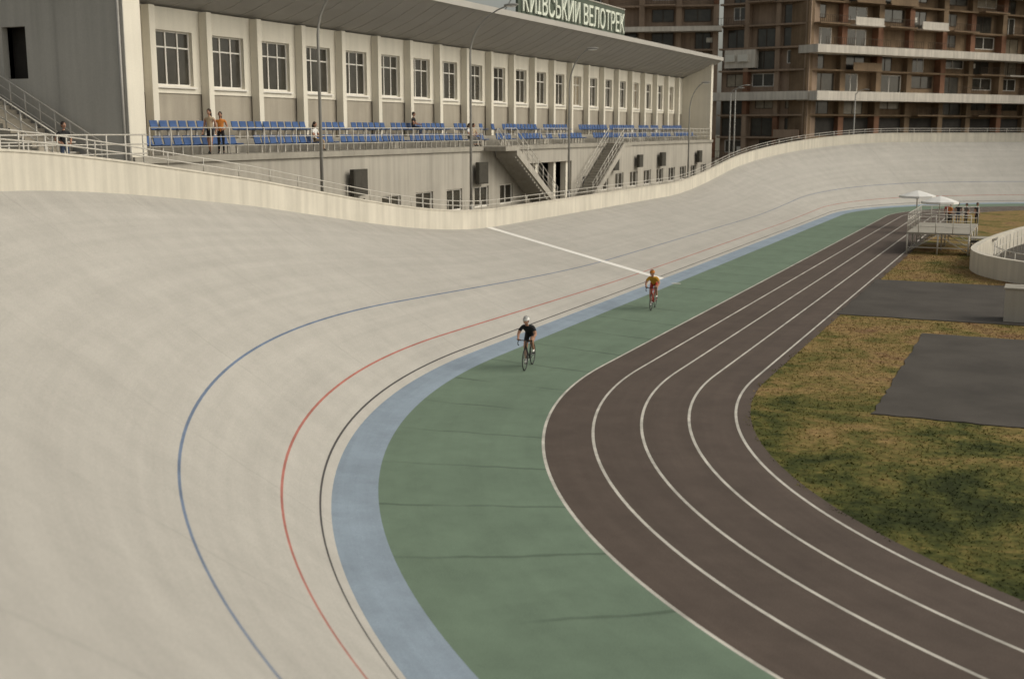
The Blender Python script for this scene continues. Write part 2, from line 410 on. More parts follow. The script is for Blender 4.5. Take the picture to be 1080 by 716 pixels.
b.box(FX-0.25,FX,68.2,76.2,5.3,6.2,'gwall')
b.box(FX-2.5,FX-2.3,68.2,76.2,2.7,5.3,'gwall')
for y in lw: window(b,FX-0.1,y,0.95,2.95,4.15,1,0)
for y in (68.5,70.5,73.6,75.8): b.box(FX-0.6,FX-0.2,y-0.18,y+0.18,2.7,5.3,'wall')
window(b,FX-2.2,72.0,1.2,2.72,5.0,3,0.75); window(b,FX-2.2,69.5,0.7,3.2,5.0,1,0); window(b,FX-2.2,74.7,0.7,3.2,5.0,1,0)
b.box(WX,FX+0.12,GY0-0.0,GY1,6.2,DZ,'conc')
b.box(WX,-31.85,GY0+0.9,GY1-0.7,DZ,DZ+0.6,'conc')
b.build('deck_and_lower_wall',gs)
b=MB()
wc=[W0+BAY*i for i in range(NW)]
opening_wall(b,WX-0.3,WX,GY0,GY1,8.9,12.3,wc,1.1,9.2,11.4,'wall')
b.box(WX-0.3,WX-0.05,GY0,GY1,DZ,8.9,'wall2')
for i,y in enumerate(wc):
    window(b,WX-0.16,y,1.1,9.2,11.4,2,0.70,'glass' if random.random()<0.75 else 'glass2')
    b.box(WX,WX+0.10,y-1.2,y+1.2,9.10,9.17,'frame')
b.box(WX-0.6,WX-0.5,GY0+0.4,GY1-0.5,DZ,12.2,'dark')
b.build('upper_wall',gs)
b=MB()
for i in range(-1,NW):
    y=W0+BAY*(i+0.5)
    if y<GY0+1.2: continue
    b.box(WX+0.002,WX+0.42,y-0.17,y+0.17,DZ+0.6,12.28,'wall')
b.build('pilasters',gs,bevel=0.02)
b=MB()
fin=[(WX-0.3,2.7),(FX-0.05,2.7),(FX-0.05,13.62),(WX-0.3,12.16)]
b.prism([(x,GY0,z) for x,z in fin],(0,0.85,0),'wall')
b.prism([(x,GY1-0.7,z) for x,z in fin],(0,0.7,0),'wall')
b.build('end_fins',gs)
b=MB()
xa,xb=-46.0,WX-0.3
b.box(-36.1-0.0,-34.9,GY0+0.02,GY0+0.3,11.2,13.0,'gable'); b.box(-34.9,xb,GY0+0.02,GY0+0.3,2.7,13.0,'gable'); b.box(xa,-36.1,GY0+0.02,GY0+0.3,2.7,13.0,'gable')
b.box(-36.1,-34.9,GY0+0.02,GY0+0.3,2.7,9.3,'gable'); b.box(-36.3,-34.7,GY0+0.7,GY0+0.8,9.2,11.3,'dark')
b.prism([(WX-0.32,GY0-0.03,2.7),(FX-0.052,GY0-0.03,2.7),(FX-0.052,GY0-0.03,13.58),(WX-0.32,GY0-0.03,12.14)],(0,0.026,0),'gable')
b.box(xa,xb-1.0,GY1-0.4,GY1-0.1,2.7,13.0,'gable'); b.box(xa-0.3,xa,GY0+0.05,GY1-0.15,2.7,13.0,'gable')
b.tube([(FX-0.2,GY0-0.12,2.8),(FX-0.2,GY0-0.12,13.3)],0.06,'post',8)
b.build('gable_walls',gs)
b=MB()
prof=[(-33.3,12.30),(-32.3,12.62),(-31.2,13.05),(-30.2,13.55),(-29.4,14.0),(-29.4,14.22),(-31,14.1),(-34,13.7),(-46.6,13.2),(-46.6,13.0),(-33.3,13.0)]
n=len(prof)
b.prism([(x,GY0-0.3,z) for x,z in prof],(0,GY1-GY0+0.9,0),'soffit')
for i in range(1,54):
    y=GY0+i*1.5
    for (xA,zA),(xB,zB) in zip(prof[:4],prof[1:5]):
        b.prism([(xA,y,zA-0.004),(xB,y,zB-0.004),(xB,y,zB-0.02),(xA,y,zA-0.02)],(0,0.03,0),'roof')
b.box(-29.4,-29.34,GY0-0.3,GY1+0.6,13.95,14.28,'roof')
b.build('canopy_roof',gs)

sg=empty('roof_sign')
sb=MB(); sb.box(-30.35,-30.2,67.3,87.2,14.35,16.35,'signp')
for y in np.arange(67.5,87.3,2.4): sb.tube([(-30.3,y,14.1),(-30.3,y,16.3)],0.04,'post',5); sb.tube([(-31.6,y,14.0),(-30.35,y,15.9)],0.03,'post',5)
for z in (14.32,16.38): sb.tube([(-30.2,67.3,z),(-30.2,87.2,z)],0.05,'rail',5)
sb.build('backing_panel',sg)
tc=bpy.data.curves.new('letters','FONT'); tc.body="КИЇВСЬКИЙ ВЕЛОТРЕК"; tc.size=1.9; tc.extrude=0.06; tc.align_x='CENTER'; tc.offset=0.008
to=bpy.data.objects.new('letters',tc); COL.objects.link(to)
bpy.context.view_layer.update()
dg=bpy.context.evaluated_depsgraph_get(); tm=bpy.data.meshes.new_from_object(to.evaluated_get(dg)); bpy.data.objects.remove(to)
xs=[v.co.x for v in tm.vertices]; wx=max(xs)-min(xs); sc=19.0/wx
lo=bpy.data.objects.new('letters',tm); tm.materials.clear(); tm.materials.append(M['letter']); COL.objects.link(lo)
lo.rotation_euler=(math.pi/2,0,math.pi/2); lo.scale=(sc,1.0,1.0); lo.location=(-30.12,77.25,14.62); lo.parent=sg

def seat(mb,x,y,z):
    prof=[(0.20,0.40),(0.17,0.425),(-0.02,0.385),(-0.17,0.40),(-0.23,0.58),(-0.26,0.74),(-0.29,0.74),(-0.26,0.56),(-0.20,0.36),(-0.02,0.35),(0.18,0.385)]
    mb.prism([(x+a,y-0.215,z+c) for a,c in prof],(0,0.43,0),'seat')
    mb.box(x-0.06,x+0.02,y-0.03,y+0.03,z,z+0.36,'rail')
for xr,zr in ((-31.0,DZ),(-32.15,DZ+0.6)):
    sb=MB(); y=35.2
    while y<111.5:
        ph=((y-W0-BAY*0.5)%(BAY*2))
        if not (ph<0.9) and not (64.6<y<66.3) and not(81<y<83.0) and random.random()>0.03: seat(sb,xr,y,zr)
        y+=0.57
    sb.build('stadium_seat_row')
rl=MB()
railing(rl,[(FX+0.05,34.0,DZ),(FX+0.05,62.0,DZ)],1.05,1.16,3,0.026)
railing(rl,[(FX+0.05,70.5,DZ),(FX+0.05,75.5,DZ)],1.05,1.16,3,0.026)
railing(rl,[(FX+0.05,84.6,DZ),(FX+0.05,112.7,DZ)],1.05,1.16,3,0.026)
rl.build('deck_railing',recalc=False)
def stair(name,ytop,ybot,x0,x1,zt,zb,steps=21):
    e=empty(name); mb=MB(); dy=(ybot-ytop)/steps; dz=(zt-zb)/steps
    for i in range(steps):
        ya,yb=sorted((ytop+dy*i,ytop+dy*(i+1))); zz=zt-dz*(i+1)
        mb.box(x0,x1,ya,yb,max(zb,zz-0.5),zz,'conc')
    sgn=1 if dy>0 else -1
    mb.prism([(x1,ytop,zt),(x1,ybot,zb+0.1),(x1,ybot,zb),(x1,ybot-sgn*0.6,zb),(x1,ytop,zt-0.5)],(0.12,0,0),'gwall')
    mb.box(x0,x1+0.12,min(ytop,ytop-sgn*1.6),max(ytop,ytop-sgn*1.6),zt-0.25,zt,'conc')
    mb.build('flight',e)
    r=MB(); 
    railing(r,[(x1+0.06,ytop-sgn*1.6,zt),(x1+0.06,ytop,zt),(x1+0.06,ybot,zb)],1.05,0.9,3,0.026)
    railing(r,[(x0+0.1,ytop,zt),(x0+0.1,ybot,zb)],1.05,0.9,3,0.026)
    r.build('handrail',e,recalc=False)
stair('concrete_staircase',63.6,70.2,FX+0.14,FX+1.4,DZ,2.7)
stair('concrete_staircase',83.0,76.4,FX+0.14,FX+1.4,DZ,2.7)
yb_=MB(); yb_.box(-90,-27.12,0,140,-0.3,2.7,'yard'); yb_.build('yard_paving')
lt=empty('side_staircase'); mb=MB(); LZ=5.95
mb.box(-33.4,-29.2,24.5,GY0-0.05,2.7,LZ,'conc')
for i in range(20):
    x=-31.4-i*0.33; mb.box(x-0.33,x,31.3,32.9,LZ,LZ+0.17*(i+1),'wall2')
mb.box(-39.2,-38.0,31.3,32.9,2.7,LZ+0.17*20,'wall2'); mb.box(-38.0,-33.4,31.3,32.9,2.7,LZ,'wall2')
mb.build('steps',lt)
r=MB(); railing(r,[(-31.3,31.25,LZ),(-37.8,31.25,LZ+3.3)],1.05,0.8,3,0.032); railing(r,[(-31.3,32.85,LZ),(-37.8,32.85,LZ+3.3)],1.05,0.8,3,0.032)
railing(r,[(-32.8,24.6,LZ),(-29.3,24.6,LZ),(-29.3,33.0,LZ)],1.3,0.9,4,0.032)
railing(r,[(-30.9,27.5,LZ),(-30.9,31.2,LZ)],1.05,0.8,3,0.032)
r.build('handrail',lt,recalc=False)

def lamp(x,y,zb=2.7,top=13.9,arm=2.7):
    e=empty('street_lamp',(x,y,0)); mb=MB()
    pts=[(0,0,zb),(0,0,top-2.6)]; rs=[0.085,0.06]
    for i in range(1,9):
        a=i/8*math.radians(72); pts.append((arm*(1-math.cos(a))*1.1,0,top-2.6+2.4*math.sin(a)*1.03)); rs.append(0.055-0.002*i)
    mb.tube(pts,rs,'post',8); mb.box(-0.16,0.16,-0.16,0.16,zb,zb+0.03,'post'); mb.tube([(0,0,zb),(0,0,zb+0.8)],0.11,'post',8)
    p=pts[-1]
    mb.ell((p[0]+0.3,0,p[2]+0.06),(0.42,0.15,0.08),'post'); mb.ell((p[0]+0.32,0,p[2]+0.0),(0.3,0.11,0.06),'white')
    mb.build('pole',e)
lamp(-28.0,42.1); lamp(-28.0,56.3); lamp(-28.0,70.4,top=12.6,arm=1.6); lamp(-28.0,98.0,top=11.5,arm=1.4)
for (x,y) in ((-30.5,124.0),(-21.0,143.0),(-33.0,132)):
    e=empty('street_lamp',(x,y,0)); mb=MB(); mb.tube([(0,0,0),(0,0,11.5)],[0.1,0.06],'post',8); mb.tube([(0,0,11.4),(0.3,0,11.8),(1.0,0,12.0)],0.04,'post',6); mb.ell((1.2,0,11.98),(0.35,0.14,0.07),'post'); mb.build('pole',e)
for y,s in ((47.9,1.25),(61.3,1.25),(84.4,1.15),(90.3,1.0),(96.4,1.15),(108,1.1)):
    e=empty('loudspeaker_box',(FX+0.3,y,4.95)); mb=MB(); mb.box(-0.08,0.14,-s/2,s/2,-s/2,s/2,'speaker'); mb.box(0.14,0.16,-s/2+0.07,s/2-0.07,-s/2+0.07,s/2-0.07,'speaker')
    mb.tube([(-0.3,-0.3,0.2),(-0.05,-0.3,0.2)],0.03,'post'); mb.tube([(-0.3,0.3,0.2),(-0.05,0.3,0.2)],0.03,'post'); mb.build('cabinet',e,bevel=0.02)

# ------------------------------------------------------------ background apartment building
ap=empty('apartment_building')
def facade(P,Q,nrm_sign,z0,z1,bay,wallm,slabs,name,seedv,depth=9,balc=0.5,slabp=0.3,open_below=0):
    rnd=random.Random(seedv)
    P=Vector((*P,0));Q=Vector((*Q,0)); d=(Q-P); Lg=d.length; d.normalize(); nn=Vector((d.y,-d.x,0))*nrm_sign
    T=Matrix(((d.x,nn.x,0,P.x),(d.y,nn.y,0,P.y),(0,0,1,0),(0,0,0,1)))
    mb=MB(); fh=3.2
    mb.box(0,Lg,-depth,-1.5,z0,z1,wallm,T)
    z=z0+0.0; nb=max(1,int(Lg/bay)); bw=Lg/nb
    while z<z1-1:
        big=[s for s in slabs if abs(s[0]-z)<0.3]
        if big: mb.box(-0.5,Lg+0.3,-1.55,big[0][2],z-big[0][1],z,'slab',T)
        else: mb.box(0,Lg,-1.55,-0.3,z-0.25,z-0.003,wallm,T)
        proj=big[0][2] if big else 0.0
        for i in range(nb):
            u0=i*bw
            mb.box(u0,u0+bw*0.15,-1.55,-0.25-0.4*(i%2),z+0.002,z+fh-0.26,wallm if rnd.random()<0.75 else 'rust',T)
            if z<open_below:
                mb.box(u0+bw*.15,u0+bw,-1.49,-1.45,z+0.1,z+2.7,'dark',T); continue
            w0=u0+bw*0.22;w1=u0+bw*rnd.choice((0.62,0.8,0.93))
            gl='glass' if rnd.random()<0.8 else 'glass2'
            zz0=z+(0.9 if rnd.random()<0.4 else 0.1); zz1=z+2.6
            if rnd.random()<0.9:
                mb.box(w0,w1,-1.5,-1.46,zz0,zz1,gl,T); fm='frame' if rnd.random()<0.35 else 'brickd'
                for uu in (w0,(w0+w1)/2,w1): mb.box(uu-0.06,uu+0.06,-1.5,-1.42,zz0,zz1,fm,T)
                mb.box(w0,w1,-1.5,-1.43,zz0-0.08,zz0,fm,T); mb.box(w0,w1,-1.5,-1.43,zz1,zz1+0.08,fm,T)
            if rnd.random()<balc:
                pr=max(proj,0.9)-0.1; sm='slab' if (not big and rnd.random()<slabp) else wallm
                if rnd.random()<0.35 and not big: mb.box(u0+bw*0.16,u0+bw-0.1,pr-0.1,pr,z,z+1.0,sm,T)
                else:
                    for hh in (0.1,1.05): mb.box(u0+bw*0.16,u0+bw,pr-0.04,pr,z+hh-0.03,z+hh+0.02,'brickd',T)
                    q=u0+bw*0.16
                    while q<u0+bw: mb.box(q,q+0.04,pr-0.04,pr,z,z+1.0,'brickd',T); q+=0.4
                if not big: mb.box(u0+bw*0.16,u0+bw,-1.5,0.9,z-0.18,z-0.006,sm,T)
            if rnd.random()<0.10: mb.box(u0+bw*0.16,u0+bw*0.16+0.9,-1.4,-1.05,z+1.0,z+1.7,'ac',T)
        z+=fh
    mb.box(-0.3,Lg+0.3,-depth,0.3,z1,z1+0.5,'slab',T)
    mb.build(name,ap)
    return T
P2=(-32.0,172.2);P3=(0.1,219.8);P1=(-45.8,174.7);P0=(-67.0,169.0)
facade(P2,P3,1,0.0,38.4,6.4,'brick',[(12.8,1.3,2.4),(19.2,1.1,2.2),(28.8,0.8,1.6)],'wing_right',1,balc=0.5,slabp=0.15,open_below=9)
T=facade(P2,P1,-1,0.0,38.4,4.6,'brick2',[(12.8,1.2,1.0)],'wing_middle',5,balc=0.2)
facade(P1,P0,-1,0.0,38.4,5.2,'brick2',[(22.4,0.7,1.2)],'wing_left',9,balc=0.45)
facade((0.1,219.8),(40,216),1,0.0,38.4,6.0,'brick',[(12.8,1.3,1.8)],'wing_far',12,balc=0.5,open_below=9)
mb=MB()
mb.box(8.2,13.0,-1.4,-0.1,16.3,18.9,'slab',T)
for u in (9.2,11.2): mb.box(u,u+1.5,-0.09,0.4,17.2,18.2,'ac',T)
mb.build('plant_panel',ap)

# ------------------------------------------------------------ infield structures
wl=MB(); path=[(4,59.5),(1.5,60.3),(-0.6,61.8),(-2.3,64.0),(-3.2,66.8),(-3.3,70),(-2.8,75),(-1.8,81),(-0.3,87),(3,93),(8,97)]
pp=[]
for i in range(len(path)-1):
    for k in range(5):
        t=k/5; a=path[max(i-1,0)];b_=path[i];c=path[i+1];d=path[min(i+2,len(path)-1)]
        pp.append(tuple(0.5*(2*b_[j]+(c[j]-a[j])*t+(2*a[j]-5*b_[j]+4*c[j]-d[j])*t*t+(3*b_[j]-a[j]-3*c[j]+d[j])*t**3) for j in (0,1)))
vs=[];fs=[]
for i,p in enumerate(pp):
    q0=pp[max(i-1,0)];q1=pp[min(i+1,len(pp)-1)]; tx,ty=q1[0]-q0[0],q1[1]-q0[1]; L_=math.hypot(tx,ty); nx,ny=-ty/L_,tx/L_
    for o,z in ((-0.16,-0.03),(-0.16,1.1),(0.16,1.1),(0.16,-0.03)): vs.append((p[0]+nx*o,p[1]+ny*o,z))
for i in range(len(pp)-1):
    for k in range(3): fs.append((4*i+k,4*i+k+1,4*i+5+k,4*i+4+k))
fs+= [(0,1,2,3),tuple(4*(len(pp)-1)+k for k in range(4))]
wl.add(vs,fs,'cream'); wl.build('curved_low_wall')
rl=MB(); railing(rl,[(p[0]+1.0,p[1]+0.3,0.0) for p in pp[8:40:2]],1.3,1.2,3,0.025); rl.build('ramp_railing',recalc=False)
fl=MB(); fl.add([(p[0],p[1],0.02) for p in pp]+[(9,97,0.02),(9,59.5,0.02)],[tuple(range(len(pp)+2))],'pad'); fl.build('ramp_paving')
bx_=empty('concrete_block',(-0.15,49.7,0)); mb=MB(); mb.box(-1.0,1.3,-0.6,0.6,0.0,1.30,'gwall'); mb.box(-1.05,1.35,-0.65,0.65,1.30,1.37,'conc'); mb.build('block',bx_,bevel=0.02)
pf=empty('steel_platform'); mb=MB(); X0,X1,YA,YB,ZP=-7.5,-3.9,74.5,83.0,1.3
mb.box(X0,X1,YA,YB,ZP-0.1,ZP,'conc')
for y in np.linspace(YA,YB,4):
    for x in (X0+0.05,(X0+X1)/2,X1-0.05): mb.tube([(x,y,0),(x,y,ZP-0.1)],0.045,'rail',6)
    mb.tube([(X0,y,0.4),(X1,y,0.4)],0.03,'rail',5); mb.tube([(X0+0.05,y,0.1),(-5.7,y,ZP-0.1)],0.025,'rail',5); mb.tube([(-5.7,y,ZP-0.1),(X1,y,0.1)],0.025,'rail',5)
ys=np.linspace(YA,YB,4)
for i in range(3): mb.tube([(X0,ys[i],0.1 if i%2 else 1.2),(X0,ys[i+1],1.2 if i%2 else 0.1)],0.025,'rail',5)
for i in range(5): mb.box(X1,X1+0.3*(5-i),YA+0.2,YA+1.8,ZP-0.1-0.25*(i+1)+0.05,ZP-0.1-0.25*(i+1)+0.1,'conc')
railing(mb,[(X1,YA,ZP),(X0,YA,ZP),(X0,YB,ZP),(X1,YB,ZP)],1.1,0.98,3,0.028)
mb.build('scaffold',pf,recalc=False)
def umbrella(x,y,h,s,rz):
    e=empty('canopy_umbrella',(x,y,0),rz); mb=MB(); n=8
    top=[(0,0,h+0.42)]; ring1=[(s*0.5*math.cos(2*math.pi*i/n),s*0.5*math.sin(2*math.pi*i/n),h+0.22) for i in range(n)]; ring2=[(s*math.cos(2*math.pi*i/n),s*math.sin(2*math.pi*i/n),h) for i in range(n)]
    ring3=[(p[0],p[1],h-0.16) for p in ring2]
    fs=[(0,1+i,1+(i+1)%n) for i in range(n)]+[(1+i,1+n+i,1+n+(i+1)%n,1+(i+1)%n) for i in range(n)]+[(1+n+i,1+2*n+i,1+2*n+(i+1)%n,1+n+(i+1)%n) for i in range(n)]
    mb.add(top+ring1+ring2+ring3,fs,'canvas'); mb.tube([(0,0,0),(0,0,h+0.45)],0.04,'rail',6)
    for p in ring2: mb.tube([(0,0,h+0.38),(p[0],p[1],h-0.02)],0.02,'rail',4)
    mb.box(-0.3,0.3,-0.3,0.3,0,0.08,'conc'); mb.build('canopy',e,recalc=False)
umbrella(-8.9,94.5,2.45,1.35,0.2); umbrella(-6.9,90.0,2.3,1.3,0.1)

# ------------------------------------------------------------ people
def make_body(J,rad,edges,paint,parent,name='body'):
    keys=list(J.keys()); idx={k:i for i,k in enumerate(keys)}
    me=bpy.data.meshes.new('sk'); me.from_pydata([J[k] for k in keys],[(idx[a],idx[b]) for a,b in edges],[])
    ob=bpy.data.objects.new('sk',me); COL.objects.link(ob)
    md=ob.modifiers.new('s','SKIN'); md.use_smooth_shade=True; md.branch_smoothing=0.6
    for k in keys:
        sv=me.skin_vertices[0].data[idx[k]]; r=rad[k]; sv.radius=(r,r) if not isinstance(r,tuple) else r
        sv.use_root=(k=='pelvis')
    sb=ob.modifiers.new('ss','SUBSURF'); sb.levels=1; sb.render_levels=1
    bpy.context.view_layer.update()
    dg=bpy.context.evaluated_depsgraph_get(); nm=bpy.data.meshes.new_from_object(ob.evaluated_get(dg))
    bpy.data.objects.remove(ob)
    nm.materials.clear(); mats=[]
    segs=[(Vector(J[a]),Vector(J[b]),m,t,m2) for (a,b,m,t,m2) in paint]
    ids=[]
    for p in nm.polygons:
        c=p.center; best=1e9;bm_=None
        for A,B,m,t,m2 in segs:
            d=B-A; u=max(0,min(1,(c-A).dot(d)/d.length_squared)); q=(c-(A+d*u)).length
            if q<best: best=q; bm_=m if u<t else m2
        if bm_ not in mats: mats.append(bm_); nm.materials.append(M[bm_])
        ids.append(mats.index(bm_))
    nm.polygons.foreach_set("material_index",ids); nm.polygons.foreach_set("use_smooth",[True]*len(ids))
    o=bpy.data.objects.new(name,nm); COL.objects.link(o); o.parent=parent
    return o
EDGES=[('pelvis','spine'),('spine','chest'),('chest','neck'),('neck','head0')]
for s in 'LR': EDGES+= [('chest','sh'+s),('sh'+s,'el'+s),('el'+s,'wr'+s),('wr'+s,'pa'+s),('pelvis','hi'+s),('hi'+s,'kn'+s),('kn'+s,'an'+s),('an'+s,'to'+s)]
RAD={'pelvis':0.135,'spine':0.12,'chest':0.135,'neck':0.058,'head0':0.052}
for s in 'LR': RAD.update({'sh'+s:0.066,'el'+s:0.042,'wr'+s:0.028,'pa'+s:0.034,'hi'+s:0.092,'kn'+s:0.058,'an'+s:0.038,'to'+s:0.036})
def head(parent,c,pitch,hair='hair',longhair=False,helmet=None,skin='skin'):
    mb=MB(); T=Matrix.Translation(Vector(c))@Matrix.Rotation(pitch,4,'Y')
    def hf(p):
        q=p.copy()
        if q.z<0: q.y*=1+0.28*q.z; q.x*=1+0.12*q.z; q.x+=-0.10*q.z
        return q
    mb.ell((0,0,0),(0.098,0.077,0.118),skin,T,18,14,hf)
    mb.prism([(0.090,-0.004,0.02),(0.092,-0.017,-0.025),(0.118,0,-0.024),(0.092,0.017,-0.025),(0.090,0.004,0.02)],(0,0,-0.006),skin,T)
    for s in (-1,1):
        mb.ell((0.085,0.03*s,0.012),(0.012,0.014,0.008),'white',T,8,6); mb.ell((0.094,0.03*s,0.012),(0.005,0.006,0.006),'eye',T,8,6)
        mb.ell((0.088,0.031*s,0.032),(0.010,0.018,0.004),'hair',T,8,4)
        mb.ell((0.0,0.078*s,0.0),(0.018,0.010,0.03),skin,T,8,6)
    mb.ell((0.094,0,-0.052),(0.010,0.024,0.006),'lip',T,8,6)
    if helmet:
        def hh(p):
            q=p.copy()
            if q.x<0: q.x*=1.25; 
            return q
        mb.ell((0.0,0,0.035),(0.128,0.102,0.112),helmet,T,18,8,hh,zmin=0.0)
        for y in (-0.052,-0.018,0.018,0.052):
            pts=[]
            for i in range(7):
                a=math.radians(25+i*20); pts.append((0.134*math.cos(a)*(1.2 if math.cos(a)<0 else 1),y,0.037+0.114*math.sin(a)*math.sqrt(max(0.05,1-(y/0.102)**2))))
            mb.tube(pts,[0.002,0.006,0.007,0.007,0.007,0.006,0.002],'black',T=T,n=5)
        mb.tube([(0.03,0.082,0.03),(0.05,0.06,-0.09),(0.055,0,-0.115),(0.05,-0.06,-0.09),(0.03,-0.082,0.03)],0.005,'black',T=T,n=5)
    else:
        mb.ell((-0.016,0,0.022),(0.103,0.088,0.112),hair,T,18,8,zmin=-0.15)
        mb.ell((-0.05,0,-0.02),(0.06,0.075,0.08),hair,T,14,8)
        if longhair: mb.tube([(-0.05,0,0.02),(-0.09,0,-0.08),(-0.095,0,-0.2),(-0.08,0,-0.32)],[0.07,0.065,0.055,0.02],hair,T=T,n=10)
    mb.build('head',parent)
def hand(parent,w,p,q,curl,skin='skin'):
    w=Vector(w);p=Vector(p);d=(p-w).normalized(); q=Vector(q); q=(q-d*q.dot(d)).normalized(); mb=MB()
    n=d.cross(q)
    for i,(ln) in enumerate((0.9,1.0,0.95,0.75)):
        pos=p+q*(0.03-0.02*i)-d*0.01; dd=d.copy(); pts=[pos-d*0.02,pos]; 
        for k,sl in enumerate((0.042,0.028,0.022)):
            dd=Matrix.Rotation(curl,3,q)@dd; pos=pos+dd*sl*ln; pts.append(pos)
        mb.tube(pts,[0.009,0.0095,0.0088,0.008,0.006],skin,n=6)
    b0=p-d*0.045+q*0.02; t1=(d*0.6+q*0.7+n*0.0).normalized(); dd=Matrix.Rotation(curl*0.6,3,q)@t1
    mb.tube([b0,b0+t1*0.035,b0+t1*0.035+dd*0.03,b0+t1*0.035+dd*0.05+d*0.005],[0.012,0.0115,0.010,0.007],skin,n=6)
    mb.build('hand',parent)
def paintmap(top,sleeve_t,bottom,leg_t,shoe='black',skin='skin',collar=0.9):
    P=[('pelvis','spine',bottom,0.35,top),('spine','chest',top,2,top),('chest','neck',top,2,skin),('neck','head0',top,collar-0.6,skin)]
    for s in 'LR': P+= [('chest','sh'+s,top,2,top),('sh'+s,'el'+s,top,sleeve_t[0],skin),('el'+s,'wr'+s,top if sleeve_t[0]>=1 else skin,sleeve_t[1],skin),('wr'+s,'pa'+s,skin,2,skin),
        ('pelvis','hi'+s,bottom,2,bottom),('hi'+s,'kn'+s,bottom,leg_t[0],skin),('kn'+s,'an'+s,bottom if leg_t[0]>=1 else skin,leg_t[1],skin),('an'+s,'to'+s,shoe,2,shoe)]
    return P
def person(loc,rz,top='grey',bottom='denim',sit=False,h=1.75,longhair=False,stride=0.0,sleeve=(0.5,0),leg=(2,0.85),arms=0,name='person',hair='hair'):
    e=empty(name,loc,rz); k=h/1.755; e.scale=(k,k,k)
    J={'pelvis':(0,0,.95),'spine':(0.0,0,1.12),'chest':(0,0,1.31),'neck':(-.005,0,1.47),'head0':(.01,0,1.54)}
    for s,g in (('L',1),('R',-1)):
        st=stride*g
        J.update({'sh'+s:(0,g*.175,1.41),'el'+s:(-.03-st*0.3,g*.225,1.13),'wr'+s:(.05-st*0.5,g*.225,.89),'pa'+s:(.07-st*.55,g*.225,.81),
          'hi'+s:(0,g*.09,.90),'kn'+s:(.04+st*.5,g*.1,.49),'an'+s:(st*0.9,g*.1,.085+(0.06 if st<0 else 0)),'to'+s:(.15+st*0.9,g*.115,.035)})
        if arms==1 and s=='R': J.update({'elR':(.12,-.24,1.18),'wrR':(.28,-.12,1.28),'paR':(.33,-.07,1.33)})
        if arms==2: J.update({'el'+s:(-.06,g*.27,1.15),'wr'+s:(.12,g*.17,1.03),'pa'+s:(.18,g*.11,1.02)})
    if sit:
        for q in ('pelvis','spine','chest','neck','head0'): x,y,z=J[q]; J[q]=(x,y,z-0.43)
        for s,g in (('L',1),('R',-1)):
            J['sh'+s]=(0,g*.175,.98); J['el'+s]=(.08,g*.22,.72); J['wr'+s]=(.30,g*.17,.66); J['pa'+s]=(.37,g*.15,.65)
            J['hi'+s]=(0.02,g*.1,.50); J['kn'+s]=(.42,g*.12,.50); J['an'+s]=(.40,g*.12,.09); J['to'+s]=(.55,g*.13,.035)
    make_body(J,RAD,EDGES,paintmap(top,sleeve,bottom,leg),e)
    hc=Vector(J['head0'])+Vector((.02,0,.105)); head(e,hc,0.05,hair,longhair)
    for s,g in (('L',1),('R',-1)): hand(e,J['wr'+s],J['pa'+s],(1,0,0) if not sit else (0,-g,0),0.3*g if not sit else 0.35)
    return e
# seat positions sit on the 0.57 m seat grid (35.2 + 0.57 n)
person((-30.5,38.0,DZ),math.radians(-80),'tan','black',h=1.78,longhair=True,stride=0.18,sleeve=(0.1,0),leg=(0.5,0))
person((-30.6,38.8,DZ),math.radians(-60),'orange','black',h=1.68,longhair=True,stride=0.05,arms=2,sleeve=(0.3,0),leg=(2,0.9))
person((-30.95,46.03,DZ+0.0),0.0,'white','tan',sit=True,longhair=True)
person((-32.1,57.43,DZ+0.6),0.2,'black','denim',sit=True)
person((-30.95,61.99,DZ),0.0,'white','grey',sit=True,longhair=True)
person((-30.95,62.56,DZ),-0.3,'tan','grey',sit=True)
person((-29.8,29.6,LZ),math.radians(-20),'black','denim',h=1.74,arms=2)
for (x,y,a_,b_,rz,ar) in ((-6.9,98.0,'red','black',-1.2,0),(-6.2,99.4,'black','denim',2.0,2),(-5.5,98.0,'grey','black',-2.4,1),(-4.8,99.0,'black','black',-0.8,0),(-6.6,96.6,'orange','black',0.8,2)):
    person((x,y,0.0),rz,a_,b_,h=random.uniform(1.68,1.84),arms=ar)

